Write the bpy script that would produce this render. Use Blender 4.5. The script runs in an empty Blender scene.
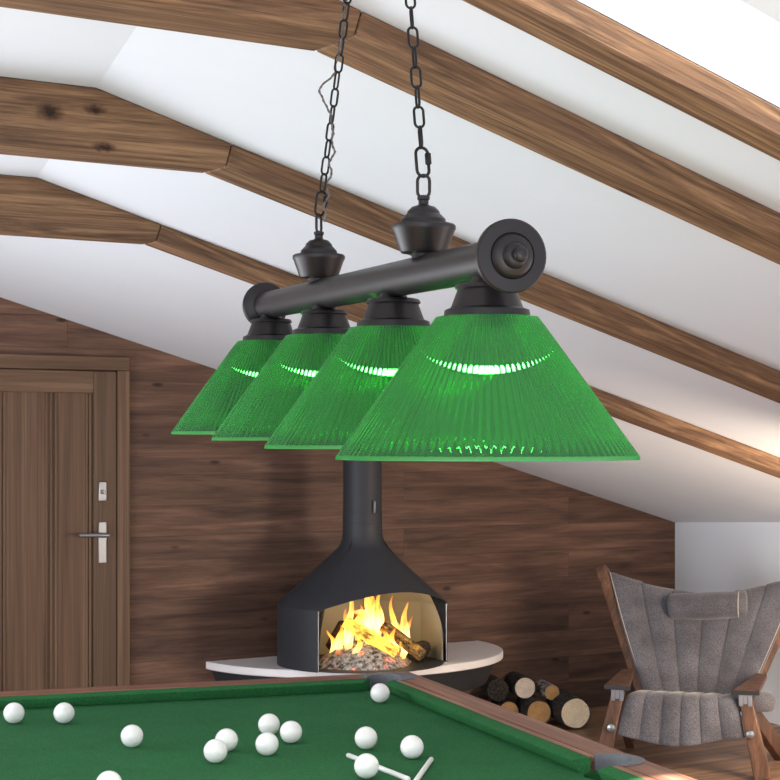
import bpy, bmesh, math, random
from mathutils import Vector, Matrix, noise
random.seed(7)
PI = math.pi
scn = bpy.context.scene
COL = scn.collection

# ------------------------------------------------------------------ camera frame
F = 1700.0; HZ = 440.0; HC = 1.68


def P(u, v, Y):
    return Vector(((u - 390) / F * Y, Y, HC - (v - HZ) / F * Y))


def PZ(u, v, z):
    Y = (HC - z) * F / (v - HZ)
    return Vector(((u - 390) / F * Y, Y, z))


_l = math.hypot(2690, 1700)
DX, DY = 2690 / _l, 1700 / _l           # along the back wall
NX, NY = -DY, DX                        # towards the back wall
WP = 8.360                              # distance of back wall
ROT = math.atan2(DY, DX)


def R(s, p, z):                         # room coordinates -> world
    return Vector((s * DX + p * NX, s * DY + p * NY, z))


def zc(s):
    return 3.2227 - .278 * s


def sb(p):                              # where the sloping ceiling turns flat
    return 1.90 + (p - 4.59) * .228


# ------------------------------------------------------------------ helpers
def link(o, parent=None):
    COL.objects.link(o)
    if parent is not None:
        o.parent = parent
    return o


class MB:
    def __init__(self):
        self.bm = bmesh.new()

    def face(self, pts):
        vs = [self.bm.verts.new(Vector(p)) for p in pts]
        return self.bm.faces.new(vs)

    def hexa(self, b, t):               # bottom loop, top loop (4 each)
        vb = [self.bm.verts.new(Vector(p)) for p in b]
        vt = [self.bm.verts.new(Vector(p)) for p in t]
        n = len(vb)
        self.bm.faces.new(vb[::-1]); self.bm.faces.new(vt)
        for i in range(n):
            self.bm.faces.new((vb[i], vb[(i + 1) % n], vt[(i + 1) % n], vt[i]))
        return self

    def box(self, x0, x1, y0, y1, z0, z1):
        return self.hexa([(x0, y0, z0), (x1, y0, z0), (x1, y1, z0), (x0, y1, z0)],
                         [(x0, y0, z1), (x1, y0, z1), (x1, y1, z1), (x0, y1, z1)])

    def prism(self, poly, fn0, fn1):    # polygon extruded between two maps
        return self.hexa([fn0(q) for q in poly], [fn1(q) for q in poly])

    def rings(self, rings, cap0=True, cap1=True, closed=True):
        rr = [[self.bm.verts.new(Vector(p)) for p in r] for r in rings]
        n = len(rr[0])
        for a, b in zip(rr, rr[1:]):
            for i in range(n if closed else n - 1):
                j = (i + 1) % n
                self.bm.faces.new((a[i], a[j], b[j], b[i]))
        if cap0:
            self.bm.faces.new(rr[0][::-1])
        if cap1:
            self.bm.faces.new(rr[-1])
        return self

    def lathe(self, prof, c=(0, 0, 0), axis=None, seg=32, cap0=True, cap1=True):
        c = Vector(c)
        if axis is None:
            ex, ey, ez = Vector((1, 0, 0)), Vector((0, 1, 0)), Vector((0, 0, 1))
        else:
            ez = Vector(axis).normalized()
            ex = ez.orthogonal().normalized(); ey = ez.cross(ex)
        rings = []
        for r, h in prof:
            rings.append([c + ez * h + (ex * math.cos(2 * PI * i / seg) + ey * math.sin(2 * PI * i / seg)) * r for i in range(seg)])
        return self.rings(rings, cap0, cap1)

    def tube(self, pts, rad, seg=10, closed=False, caps=True):
        pts = [Vector(p) for p in pts]
        n = len(pts)
        rad = rad if isinstance(rad, (list, tuple)) else [rad] * n
        tang = []
        for i in range(n):
            if closed:
                t = pts[(i + 1) % n] - pts[i - 1]
            else:
                t = pts[min(i + 1, n - 1)] - pts[max(i - 1, 0)]
            tang.append(t.normalized())
        nrm = tang[0].orthogonal().normalized()
        rings = []
        for i in range(n):
            t = tang[i]
            nrm = (nrm - t * nrm.dot(t)).normalized()
            bn = t.cross(nrm)
            rings.append([pts[i] + (nrm * math.cos(2 * PI * k / seg) + bn * math.sin(2 * PI * k / seg)) * rad[i] for k in range(seg)])
        if closed:
            # align the seam by best shift
            last, first = rings[-1], rings[0]
            best = min(range(seg), key=lambda q: (last[0] - first[q]).length)
            rings.append([first[(k + best) % seg] for k in range(seg)])
            return self.rings(rings, False, False)
        return self.rings(rings, caps, caps)

    def build(self, name, mat, parent=None, smooth=None, bevel=0, loc=None, rotz=None, seg=2):
        bm = self.bm
        bmesh.ops.remove_doubles(bm, verts=bm.verts, dist=1e-6)
        bmesh.ops.recalc_face_normals(bm, faces=bm.faces)
        me = bpy.data.meshes.new(name)
        bm.to_mesh(me); bm.free()
        o = bpy.data.objects.new(name, me)
        if mat is not None:
            me.materials.append(mat)
        if smooth is not None:
            me.shade_smooth()
            if smooth < 180:
                me.set_sharp_from_angle(angle=math.radians(smooth))
        if bevel:
            m = o.modifiers.new('bevel', 'BEVEL'); m.width = bevel; m.segments = seg
            m.limit_method = 'ANGLE'; m.angle_limit = math.radians(35)
            if smooth is None:
                me.shade_smooth(); me.set_sharp_from_angle(angle=math.radians(40))
        if loc is not None:
            o.location = loc
        if rotz is not None:
            o.rotation_euler = (0, 0, rotz)
        return link(o, parent)


def tag(o, label=None, cat=None, group=None, kind=None):
    if label: o['label'] = label
    if cat: o['category'] = cat
    if group: o['group'] = group
    if kind: o['kind'] = kind
    return o


def thing(name, label, cat, loc=(0, 0, 0), rotz=0, group=None, kind=None):
    o = bpy.data.objects.new(name, None)
    o.empty_display_size = .1
    o.location = loc; o.rotation_euler = (0, 0, rotz)
    link(o)
    return tag(o, label, cat, group, kind)


# ------------------------------------------------------------------ materials
def lin(c):
    return tuple(((x / 255) / 12.92 if x / 255 <= .04045 else ((x / 255 + .055) / 1.055) ** 2.4) for x in c) + (1,)


def newmat(name):
    m = bpy.data.materials.new(name); m.use_nodes = True
    nt = m.node_tree
    return m, nt, nt.nodes['Principled BSDF'], nt.nodes['Material Output']


def N(nt, t, **kw):
    n = nt.nodes.new(t)
    for k, v in kw.items():
        if hasattr(n, k):
            setattr(n, k, v)
        else:
            n.inputs[k].default_value = v
    return n


def ramp(nt, stops, fac):
    r = nt.nodes.new('ShaderNodeValToRGB')
    e = r.color_ramp.elements
    e[0].position, e[0].color = stops[0]
    e[1].position, e[1].color = stops[-1]
    for p, c in stops[1:-1]:
        x = e.new(p); x.color = c
    nt.links.new(fac, r.inputs[0])
    return r


def mixc(nt, a, b, fac, mode='MIX'):
    m = nt.nodes.new('ShaderNodeMix'); m.data_type = 'RGBA'; m.blend_type = mode
    for sock, v in ((m.inputs[0], fac), (m.inputs[6], a), (m.inputs[7], b)):
        if hasattr(v, 'links'):
            nt.links.new(v, sock)
        else:
            sock.default_value = v
    return m.outputs[2]


def coords(nt, scale=(1, 1, 1), rot=(0, 0, 0), loc=(0, 0, 0)):
    tc = nt.nodes.new('ShaderNodeTexCoord'); mp = nt.nodes.new('ShaderNodeMapping')
    mp.inputs['Scale'].default_value = scale; mp.inputs['Rotation'].default_value = rot; mp.inputs['Location'].default_value = loc
    nt.links.new(tc.outputs['Object'], mp.inputs['Vector'])
    return mp.outputs[0]


def plain(name, c, rough=.5, metal=0, spec=.5, noise_amt=.06, nscale=30, bump=0, coat=0):
    m, nt, b, out = newmat(name)
    v = coords(nt)
    n = N(nt, 'ShaderNodeTexNoise', Scale=nscale, Detail=4)
    nt.links.new(v, n.inputs['Vector'])
    c0 = lin(c); lo = tuple(x * (1 - noise_amt) for x in c0[:3]) + (1,); hi = tuple(min(1, x * (1 + noise_amt)) for x in c0[:3]) + (1,)
    r = ramp(nt, [(.3, lo), (.7, hi)], n.outputs[0])
    nt.links.new(r.outputs[0], b.inputs['Base Color'])
    b.inputs['Roughness'].default_value = rough; b.inputs['Metallic'].default_value = metal
    b.inputs['Specular IOR Level'].default_value = spec
    b.inputs['Coat Weight'].default_value = coat
    if bump:
        bp = N(nt, 'ShaderNodeBump', Strength=bump, Distance=.01)
        nt.links.new(n.outputs[0], bp.inputs['Height']); nt.links.new(bp.outputs[0], b.inputs['Normal'])
    return m


def wood(name, dark, mid, light, along=1.2, across=14, axis='X', rough=.55, planks=None, knots=0.0, seed=0, fine=.5, swirl=.6, spec=.35, plankvar=.35):
    """grain runs along the local axis named; planks=(length,height) in the plane of axis and Z (or Y for floors)"""
    m, nt, b, out = newmat(name)
    tc = nt.nodes.new('ShaderNodeTexCoord')
    vec = tc.outputs['Object']
    sc = {'X': (along, across, across), 'Y': (across, along, across), 'Z': (across, across, along)}[axis]
    mp = N(nt, 'ShaderNodeMapping'); mp.inputs['Scale'].default_value = sc; mp.inputs['Location'].default_value = (seed * 3.1, seed * 1.7, seed * 2.3)
    base = vec
    tone = None
    if planks:
        pv = nt.nodes.new('ShaderNodeMapping')
        if planks[2] == 'XZ':
            pv.inputs['Rotation'].default_value = (-PI / 2, 0, 0)
        nt.links.new(vec, pv.inputs['Vector'])
        br = N(nt, 'ShaderNodeTexBrick', offset=.37)
        br.inputs['Color1'].default_value = (0, 0, 0, 1); br.inputs['Color2'].default_value = (1, 1, 1, 1)
        br.inputs['Mortar'].default_value = (.5, .5, .5, 1)
        br.inputs['Scale'].default_value = 1; br.inputs['Mortar Size'].default_value = .0016
        br.inputs['Mortar Smooth'].default_value = .2
        br.inputs['Brick Width'].default_value = planks[0]; br.inputs['Row Height'].default_value = planks[1]
        nt.links.new(pv.outputs[0], br.inputs['Vector'])
        tone = br.outputs['Color']; mort = br.outputs['Fac']
        off = N(nt, 'ShaderNodeVectorMath', operation='MULTIPLY_ADD')
        nt.links.new(tone, off.inputs[0]); off.inputs[1].default_value = (7, 9, 5); nt.links.new(vec, off.inputs[2])
        base = off.outputs[0]
    nt.links.new(base, mp.inputs['Vector'])
    n1 = N(nt, 'ShaderNodeTexNoise', Scale=1.0, Detail=6, Roughness=.6, Distortion=swirl)
    nt.links.new(mp.outputs[0], n1.inputs['Vector'])
    mp2 = N(nt, 'ShaderNodeMapping'); mp2.inputs['Scale'].default_value = tuple(x * (6 if x != along else 2.2) for x in sc)
    nt.links.new(base, mp2.inputs['Vector'])
    n2 = N(nt, 'ShaderNodeTexNoise', Scale=1.0, Detail=4, Roughness=.7, Distortion=.3)
    nt.links.new(mp2.outputs[0], n2.inputs['Vector'])
    r1 = ramp(nt, [(.28, lin(dark)), (.5, lin(mid)), (.74, lin(light))], n1.outputs[0])
    r2 = ramp(nt, [(.3, (1 - fine, 1 - fine, 1 - fine, 1)), (.55, (1, 1, 1, 1))], n2.outputs[0])
    col = mixc(nt, r1.outputs[0], r2.outputs[0], 1.0, 'MULTIPLY')
    if tone is not None:
        lo = 1 - plankvar
        rt = ramp(nt, [(0, (lo, lo, lo, 1)), (1, (1, 1, 1, 1))], tone)
        col = mixc(nt, col, rt.outputs[0], 1.0, 'MULTIPLY')
        rm = ramp(nt, [(0, (1, 1, 1, 1)), (1, (.66, .63, .6, 1))], mort)
        col = mixc(nt, col, rm.outputs[0], 1.0, 'MULTIPLY')
    if knots:
        mp3 = N(nt, 'ShaderNodeMapping')
        ks = {'X': (2.2, 6, 6), 'Y': (6, 2.2, 6), 'Z': (6, 6, 2.2)}[axis]
        mp3.inputs['Scale'].default_value = ks; mp3.inputs['Location'].default_value = (seed, seed * .7, seed * .3)
        dis = N(nt, 'ShaderNodeVectorMath', operation='MULTIPLY_ADD')
        nt.links.new(n2.outputs[1], dis.inputs[0]); dis.inputs[1].default_value = (.03, .03, .03); nt.links.new(base, dis.inputs[2])
        nt.links.new(dis.outputs[0], mp3.inputs['Vector'])
        vo = N(nt, 'ShaderNodeTexVoronoi', Scale=1.0, Randomness=1.0)
        nt.links.new(mp3.outputs[0], vo.inputs['Vector'])
        rk = ramp(nt, [(0, (.12, .09, .07, 1)), (knots * .5, (.35, .3, .27, 1)), (knots, (1, 1, 1, 1))], vo.outputs['Distance'])
        col = mixc(nt, col, rk.outputs[0], 1.0, 'MULTIPLY')
    nt.links.new(col, b.inputs['Base Color'])
    b.inputs['Roughness'].default_value = rough
    b.inputs['Specular IOR Level'].default_value = spec
    bp = N(nt, 'ShaderNodeBump', Strength=.25, Distance=.004)
    nt.links.new(n2.outputs[0], bp.inputs['Height']); nt.links.new(bp.outputs[0], b.inputs['Normal'])
    return m


M = {}
M['white'] = plain('white plaster', (221, 227, 236), .9, spec=.1, noise_amt=.012, nscale=3)
M['wall'] = wood('brown plank wall', (64, 45, 37), (100, 73, 60), (134, 102, 84), along=1.3, across=13, axis='X', planks=(3.3, .166, 'XZ'), knots=.09, seed=2, fine=.36, rough=.6, plankvar=.3)
M['floor'] = wood('plank floor', (116, 86, 66), (160, 124, 98), (196, 160, 130), along=1.2, across=10, axis='X', planks=(1.6, .16, 'XY'), knots=.05, seed=5, rough=.45)
M['beam'] = wood('old oak', (74, 53, 40), (122, 92, 68), (168, 132, 98), along=1.5, across=21, axis='X', knots=.14, seed=3, fine=.55, swirl=1.6, rough=.75)
M['door'] = wood('door oak', (80, 59, 45), (104, 80, 62), (126, 100, 79), along=.5, across=26, axis='Z', seed=1, fine=.35, swirl=.5)
M['doorh'] = wood('door oak crosswise', (80, 59, 45), (104, 80, 62), (126, 100, 79), along=.8, across=26, axis='X', seed=4, fine=.35, swirl=.5)
M['dark_oak'] = wood('door stile oak', (68, 51, 40), (90, 70, 55), (108, 86, 68), along=.5, across=26, axis='Z', seed=9, fine=.3)
M['railw'] = wood('rail walnut', (104, 66, 50), (150, 102, 80), (186, 140, 114), along=1.0, across=30, axis='Y', seed=6, fine=.35, rough=.35)
M['railx'] = wood('rail walnut crosswise', (96, 58, 44), (138, 90, 70), (170, 122, 98), along=1.0, across=30, axis='X', seed=8, fine=.35, rough=.35)
M['chairw'] = wood('armchair walnut', (54, 36, 27), (92, 63, 46), (128, 92, 68), along=2.5, across=22, axis='Z', seed=7, fine=.4, rough=.45)
M['metal'] = plain('dark bronze metal', (40, 38, 40), .40, metal=.55, noise_amt=.05)
M['chain'] = plain('black chain iron', (17, 16, 17), .45, metal=.4)
M['steel'] = plain('brushed steel', (150, 153, 158), .35, metal=.9, noise_amt=.03)
M['iron'] = plain('charcoal stove paint', (45, 47, 52), .55, spec=.35, noise_amt=.03)
M['pocket'] = plain('grey pocket metal', (116, 118, 126), .45, metal=.25)
M['black'] = plain('black hole lining', (14, 14, 15), .9)
M['slab'] = plain('white stone slab', (228, 224, 224), .5, noise_amt=.02, nscale=8)
M['plinth'] = plain('dark grey plinth', (38, 39, 43), .7)
M['lining'] = plain('beige fire bricks', (138, 132, 116), .85, noise_amt=.05, nscale=5)
M['ball'] = plain('white billiard resin', (244, 244, 242), .12, noise_amt=.005, coat=.5)
M['rod'] = plain('white lacquered rod', (236, 236, 234), .3, noise_amt=.01)
M['cordm'] = plain('grey lamp wire', (96, 95, 94), .4, metal=.4)
M['bulb_base'] = plain('bulb base', (200, 200, 200), .4, metal=.6)


def cloth_mat(name, c, scale=420, amt=.3, rough=.95, bump=.3, big=.12, sheen=0.0):
    m, nt, b, out = newmat(name)
    v = coords(nt)
    n = N(nt, 'ShaderNodeTexNoise', Scale=scale, Detail=2); nt.links.new(v, n.inputs['Vector'])
    n2 = N(nt, 'ShaderNodeTexNoise', Scale=6, Detail=3); nt.links.new(v, n2.inputs['Vector'])
    c0 = lin(c)
    f = lambda k: tuple(min(1, x * k) for x in c0[:3]) + (1,)
    r = ramp(nt, [(.32, f(1 - amt)), (.68, f(1 + amt))], n.outputs[0])
    r2 = ramp(nt, [(.3, (1 - big, 1 - big, 1 - big, 1)), (.7, (1, 1, 1, 1))], n2.outputs[0])
    nt.links.new(mixc(nt, r.outputs[0], r2.outputs[0], 1.0, 'MULTIPLY'), b.inputs['Base Color'])
    b.inputs['Roughness'].default_value = rough; b.inputs['Specular IOR Level'].default_value = .15
    b.inputs['Sheen Weight'].default_value = sheen
    bp = N(nt, 'ShaderNodeBump', Strength=bump, Distance=.002)
    nt.links.new(n.outputs[0], bp.inputs['Height']); nt.links.new(bp.outputs[0], b.inputs['Normal'])
    return m


M['felt'] = cloth_mat('green felt', (44, 104, 62), 260, .3)
M['cush'] = cloth_mat('green cushion felt', (46, 108, 62), 260, .3)
M['suede'] = cloth_mat('grey suede', (98, 97, 104), 190, .42, big=.45, sheen=.3)
M['seam'] = plain('seam thread', (176, 164, 152), .8)


def bark_mat(name, dark, light, stripe=0):
    m, nt, b, out = newmat(name)
    v = coords(nt, (1, 1, .35))
    n = N(nt, 'ShaderNodeTexNoise', Scale=60, Detail=5, Roughness=.7); nt.links.new(v, n.inputs['Vector'])
    r = ramp(nt, [(.42, lin(dark)), (.62, lin(light))], n.outputs[0])
    nt.links.new(r.outputs[0], b.inputs['Base Color']); b.inputs['Roughness'].default_value = .95
    bp = N(nt, 'ShaderNodeBump', Strength=.9, Distance=.01)
    nt.links.new(n.outputs[0], bp.inputs['Height']); nt.links.new(bp.outputs[0], b.inputs['Normal'])
    return m


def endgrain(name, c0, c1, c2):
    m, nt, b, out = newmat(name)
    v = coords(nt)
    ln = N(nt, 'ShaderNodeVectorMath', operation='LENGTH')
    sp = N(nt, 'ShaderNodeVectorMath', operation='MULTIPLY'); sp.inputs[1].default_value = (1, 1, 0)
    nt.links.new(v, sp.inputs[0])
    n = N(nt, 'ShaderNodeTexNoise', Scale=22, Detail=4); nt.links.new(v, n.inputs['Vector'])
    nt.links.new(sp.outputs[0], ln.inputs[0])
    ad = N(nt, 'ShaderNodeMath', operation='MULTIPLY_ADD'); nt.links.new(n.outputs[0], ad.inputs[0]); ad.inputs[1].default_value = .06
    nt.links.new(ln.outputs['Value'], ad.inputs[2])
    mu = N(nt, 'ShaderNodeMath', operation='MULTIPLY'); nt.links.new(ad.outputs[0], mu.inputs[0]); mu.inputs[1].default_value = 520
    sn = N(nt, 'ShaderNodeMath', operation='SINE'); nt.links.new(mu.outputs[0], sn.inputs[0])
    r = ramp(nt, [(0, lin(c0)), (.25, lin(c1)), (.8, lin(c2))], n.outputs[0])
    rr = ramp(nt, [(0, (.84, .80, .75, 1)), (1, (1, 1, 1, 1))], sn.outputs[0])
    nt.links.new(mixc(nt, r.outputs[0], rr.outputs[0], 1.0, 'MULTIPLY'), b.inputs['Base Color'])
    b.inputs['Roughness'].default_value = .9
    return m


M['bark'] = bark_mat('dark bark', (22, 20, 19), (66, 58, 54))
M['birch'] = bark_mat('pale birch bark', (84, 76, 74), (188, 180, 176))
M['cut_pale'] = endgrain('pale cut wood', (190, 165, 130), (228, 206, 172), (244, 230, 204))
M['cut_tan'] = endgrain('tan cut wood', (110, 78, 46), (170, 128, 80), (200, 160, 110))
M['cut_grey'] = endgrain('weathered cut wood', (124, 110, 100), (196, 182, 170), (224, 214, 204))
M['char'] = bark_mat('charred bark', (16, 13, 11), (74, 58, 44))


def emit_bark(name, dark, light, ecol, est, thr):
    m, nt, b, out = newmat(name)
    v = coords(nt, (1, 1, .6))
    n = N(nt, 'ShaderNodeTexNoise', Scale=45, Detail=6, Roughness=.7); nt.links.new(v, n.inputs['Vector'])
    r = ramp(nt, [(.4, lin(dark)), (.62, lin(light))], n.outputs[0]); nt.links.new(r.outputs[0], b.inputs['Base Color'])
    n2 = N(nt, 'ShaderNodeTexNoise', Scale=16, Detail=5, Roughness=.65); nt.links.new(v, n2.inputs['Vector'])
    r2 = ramp(nt, [(thr, (0, 0, 0, 1)), (thr + .12, ecol + (1,))], n2.outputs[0])
    nt.links.new(r2.outputs[0], b.inputs['Emission Color']); b.inputs['Emission Strength'].default_value = est
    b.inputs['Roughness'].default_value = .95
    bp = N(nt, 'ShaderNodeBump', Strength=1, Distance=.012)
    nt.links.new(n.outputs[0], bp.inputs['Height']); nt.links.new(bp.outputs[0], b.inputs['Normal'])
    return m


M['ember'] = emit_bark('ash and embers', (70, 60, 54), (214, 206, 196), (1.0, .16, .04), .8, .56)
M['hotlog'] = emit_bark('glowing log', (96, 66, 26), (220, 170, 70), (1.0, .55, .07), 1.3, .36)
M['midlog'] = emit_bark('half burnt log', (24, 18, 13), (170, 130, 70), (1.0, .45, .05), .9, .55)

# flames
m, nt, b, out = newmat('flame'); nt.nodes.remove(b)
tc = nt.nodes.new('ShaderNodeTexCoord')
sx = nt.nodes.new('ShaderNodeSeparateXYZ'); nt.links.new(tc.outputs['Generated'], sx.inputs[0])
fr = ramp(nt, [(0, (1, .5, .08, 1)), (.3, (1, .72, .25, 1)), (.6, (1, .48, .07, 1)), (1, (1, .2, .02, 1))], sx.outputs['Z'])
em = N(nt, 'ShaderNodeEmission', Strength=3.2); nt.links.new(fr.outputs[0], em.inputs['Color'])
tr = nt.nodes.new('ShaderNodeBsdfTransparent')
mp = nt.nodes.new('ShaderNodeMapping'); mp.inputs['Scale'].default_value = (30, 30, 9); nt.links.new(tc.outputs['Object'], mp.inputs[0])
nn = N(nt, 'ShaderNodeTexNoise', Scale=1, Detail=3); nt.links.new(mp.outputs[0], nn.inputs['Vector'])
al = ramp(nt, [(.36, (.12, .12, .12, 1)), (.62, (.72, .72, .72, 1))], nn.outputs[0])
hz = ramp(nt, [(0, (.6, .6, .6, 1)), (.45, (1, 1, 1, 1)), (1, (.45, .45, .45, 1))], sx.outputs['Z'])
am = N(nt, 'ShaderNodeMath', operation='MULTIPLY'); nt.links.new(al.outputs[0], am.inputs[0]); nt.links.new(hz.outputs[0], am.inputs[1])
mx = nt.nodes.new('ShaderNodeMixShader')
nt.links.new(am.outputs[0], mx.inputs[0]); nt.links.new(tr.outputs[0], mx.inputs[1]); nt.links.new(em.outputs[0], mx.inputs[2])
nt.links.new(mx.outputs[0], out.inputs['Surface'])
M['flame'] = m

# green ribbed acrylic
m, nt, b, out = newmat('green ribbed acrylic'); nt.nodes.remove(b)
gs = N(nt, 'ShaderNodeBsdfGlass', IOR=1.5); gs.inputs[0].default_value = (.20, .76, .25, 1); gs.inputs['Roughness'].default_value = .0
tl = N(nt, 'ShaderNodeBsdfTranslucent'); tl.inputs[0].default_value = (.10, .62, .13, 1)
df = N(nt, 'ShaderNodeBsdfDiffuse'); df.inputs[0].default_value = (.24, .70, .30, 1)
m1 = N(nt, 'ShaderNodeMixShader'); m1.inputs[0].default_value = .05
m2 = N(nt, 'ShaderNodeMixShader'); m2.inputs[0].default_value = .12
nt.links.new(df.outputs[0], m1.inputs[1]); nt.links.new(tl.outputs[0], m1.inputs[2])
nt.links.new(gs.outputs[0], m2.inputs[1]); nt.links.new(m1.outputs[0], m2.inputs[2])
nt.links.new(m2.outputs[0], out.inputs['Surface'])
M['shade'] = m
m, nt, b, out = newmat('green clear acrylic, ribbed side'); nt.nodes.remove(b)
gs = N(nt, 'ShaderNodeBsdfGlass', IOR=1.5); gs.inputs[0].default_value = (.20, .76, .25, 1); gs.inputs['Roughness'].default_value = 0
nt.links.new(gs.outputs[0], out.inputs['Surface'])
M['shade_in'] = m
m, nt, b, out = newmat('green acrylic rim'); nt.nodes.remove(b)
df = N(nt, 'ShaderNodeBsdfDiffuse'); df.inputs[0].default_value = (.03, .24, .05, 1)
gl = N(nt, 'ShaderNodeBsdfGlossy'); gl.inputs['Roughness'].default_value = .1
mx = N(nt, 'ShaderNodeMixShader'); mx.inputs[0].default_value = .08
nt.links.new(df.outputs[0], mx.inputs[1]); nt.links.new(gl.outputs[0], mx.inputs[2]); nt.links.new(mx.outputs[0], out.inputs[0])
M['shade_rim'] = m

m, nt, b, out = newmat('lit bulb lens')
b.inputs['Base Color'].default_value = (1, 1, 1, 1); b.inputs['Emission Color'].default_value = (1, .97, .9, 1); b.inputs['Emission Strength'].default_value = 80
M['bulb'] = m
m, nt, b, out = newmat('clear glass'); nt.nodes.remove(b)
tr = N(nt, 'ShaderNodeBsdfTransparent'); gl = N(nt, 'ShaderNodeBsdfGlossy'); gl.inputs['Roughness'].default_value = .02
mx = N(nt, 'ShaderNodeMixShader'); mx.inputs[0].default_value = .04
nt.links.new(tr.outputs[0], mx.inputs[1]); nt.links.new(gl.outputs[0], mx.inputs[2]); nt.links.new(mx.outputs[0], out.inputs[0])
M['glass'] = m

def spot_wood(src, name, spots):
    m = src.copy(); m.name = name
    nt = m.node_tree; b = nt.nodes['Principled BSDF']
    old = b.inputs['Base Color'].links[0].from_socket
    tc = nt.nodes.new('ShaderNodeTexCoord')
    nz = N(nt, 'ShaderNodeTexNoise', Scale=60, Detail=4); nt.links.new(tc.outputs['Object'], nz.inputs['Vector'])
    wv = N(nt, 'ShaderNodeVectorMath', operation='MULTIPLY_ADD'); nt.links.new(nz.outputs[1], wv.inputs[0]); wv.inputs[1].default_value = (.03, 0, .018)
    nt.links.new(tc.outputs['Object'], wv.inputs[2])
    col = old
    for (x, z, rx, rz) in spots:
        sub = N(nt, 'ShaderNodeVectorMath', operation='SUBTRACT'); nt.links.new(wv.outputs[0], sub.inputs[0]); sub.inputs[1].default_value = (x + .015, 0, z + .009)
        mul = N(nt, 'ShaderNodeVectorMath', operation='MULTIPLY'); nt.links.new(sub.outputs[0], mul.inputs[0]); mul.inputs[1].default_value = (1 / rx, 0, 1 / rz)
        ln = N(nt, 'ShaderNodeVectorMath', operation='LENGTH'); nt.links.new(mul.outputs[0], ln.inputs[0])
        r = ramp(nt, [(.25, (.10, .08, .07, 1)), (.55, (.45, .38, .33, 1)), (1, (1, 1, 1, 1))], ln.outputs['Value'])
        col = mixc(nt, col, r.outputs[0], 1.0, 'MULTIPLY')
    nt.links.new(col, b.inputs['Base Color'])
    return m


def room_spz(u, v, p):
    kx = (u - 390) / F
    Y = p / (NX * kx + NY); X_ = kx * Y
    return X_ * DX + Y * DY, HC - (v - HZ) / F * Y


KN = []
for u_, v_, a_, b2_ in ((50, 112, .050, .030), (95, 110, .042, .018), (104, 147, .045, .016)):
    q_ = room_spz(u_, v_, 4.585)
    KN.append((q_[0] - 3, q_[1] - zc(3), a_, b2_))
M['beam_knots'] = spot_wood(M['beam'], 'old oak with large knots', KN)
# ------------------------------------------------------------------ the room
fl = MB(); fl.box(-3.2, 9.5, -.5, WP + 2.5, -.1, 0)
tag(fl.build('floor', M['floor'], rotz=ROT), kind='structure')

w = MB()
zf = zc(sb(WP))
poly = [(.8, 0), (7.477, 0), (7.477, zc(7.477)), (sb(WP), zf), (.8, zf)]
w.prism(poly, lambda q: (q[0], WP, q[1]), lambda q: (q[0], WP + .12, q[1]))
tag(w.build('wall_back', M['wall'], rotz=ROT), kind='structure')


def ceil_hit(u, v):
    # a point of the sloping ceiling on this line of sight
    k = (u - 390) / F; e = (v - HZ) / F
    # HC - e*Y = 3.2227 - .278*(k*DX + DY)*Y
    Y = (3.2227 - HC) / (.278 * (k * DX + DY) - e)
    return P(u, v, Y)


ka = R(7.477, WP, 0); kb = ceil_hit(1000, 522)
kz = zc(7.477)
kd = Vector((kb.x - ka.x, kb.y - ka.y, 0)); kn = Vector((kd.y, -kd.x, 0)).normalized() * -.12
k = MB()
k.hexa([(ka.x, ka.y, 0), (kb.x, kb.y, 0), (kb.x + kn.x, kb.y + kn.y, 0), (ka.x + kn.x, ka.y + kn.y, 0)],
       [(ka.x, ka.y, kz), (kb.x, kb.y, kb.z), (kb.x + kn.x, kb.y + kn.y, kb.z), (ka.x + kn.x, ka.y + kn.y, kz)])
tag(k.build('wall_right', M['white']), kind='structure')

# ceiling: slope with the skylight opening, and the flatter strip at the left
SK = (2.0, 5.6, 2.49, 2.80)              # s0 s1 p0 p1 of the skylight
c = MB()
P0 = .9


def cslab(s0, s1, p0, p1):
    c.hexa([(s0 if s0 is not None else sb(p0), p0, zc(s0 if s0 is not None else sb(p0))), (s1, p0, zc(s1)), (s1, p1, zc(s1)),
            (s0 if s0 is not None else sb(p1), p1, zc(s0 if s0 is not None else sb(p1)))],
           [(s0 if s0 is not None else sb(p0), p0, .12 + zc(s0 if s0 is not None else sb(p0))), (s1, p0, .12 + zc(s1)), (s1, p1, .12 + zc(s1)),
            (s0 if s0 is not None else sb(p1), p1, .12 + zc(s0 if s0 is not None else sb(p1)))])


cslab(None, SK[0], P0, SK[2]); cslab(None, SK[0], SK[2], SK[3]); cslab(SK[0], SK[1], P0, SK[2])
cslab(SK[1], 7.477, P0, SK[2]); cslab(SK[1], 7.477, SK[2], SK[3])
cslab(None, 7.477, SK[3], WP + .1)
pa, pb = P0, WP + .1
c.hexa([(-2.5, pa, zc(sb(pa))), (sb(pa), pa, zc(sb(pa))), (sb(pb), pb, zc(sb(pb))), (-2.5, pb, zc(sb(pb)))],
       [(-2.5, pa, zc(sb(pa)) + .12), (sb(pa), pa, zc(sb(pa)) + .12), (sb(pb), pb, zc(sb(pb)) + .12), (-2.5, pb, zc(sb(pb)) + .12)])
ra = Matrix.Rotation(-ROT, 4, 'Z')


def loc_of(v): return ra @ v
# tail of the slope running on over the knee wall
tail = [loc_of(ka), loc_of(kb)]
pn = R(9.6, 2.0, 0); tn = [(7.477, P0), (9.4, P0), (tail[1].x, tail[1].y), (7.477, WP)]
c.hexa([(s, p, zc(s)) for s, p in tn], [(s, p, zc(s) + .12) for s, p in tn])
tag(c.build('ceiling', M['white'], rotz=ROT), kind='structure')

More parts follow.
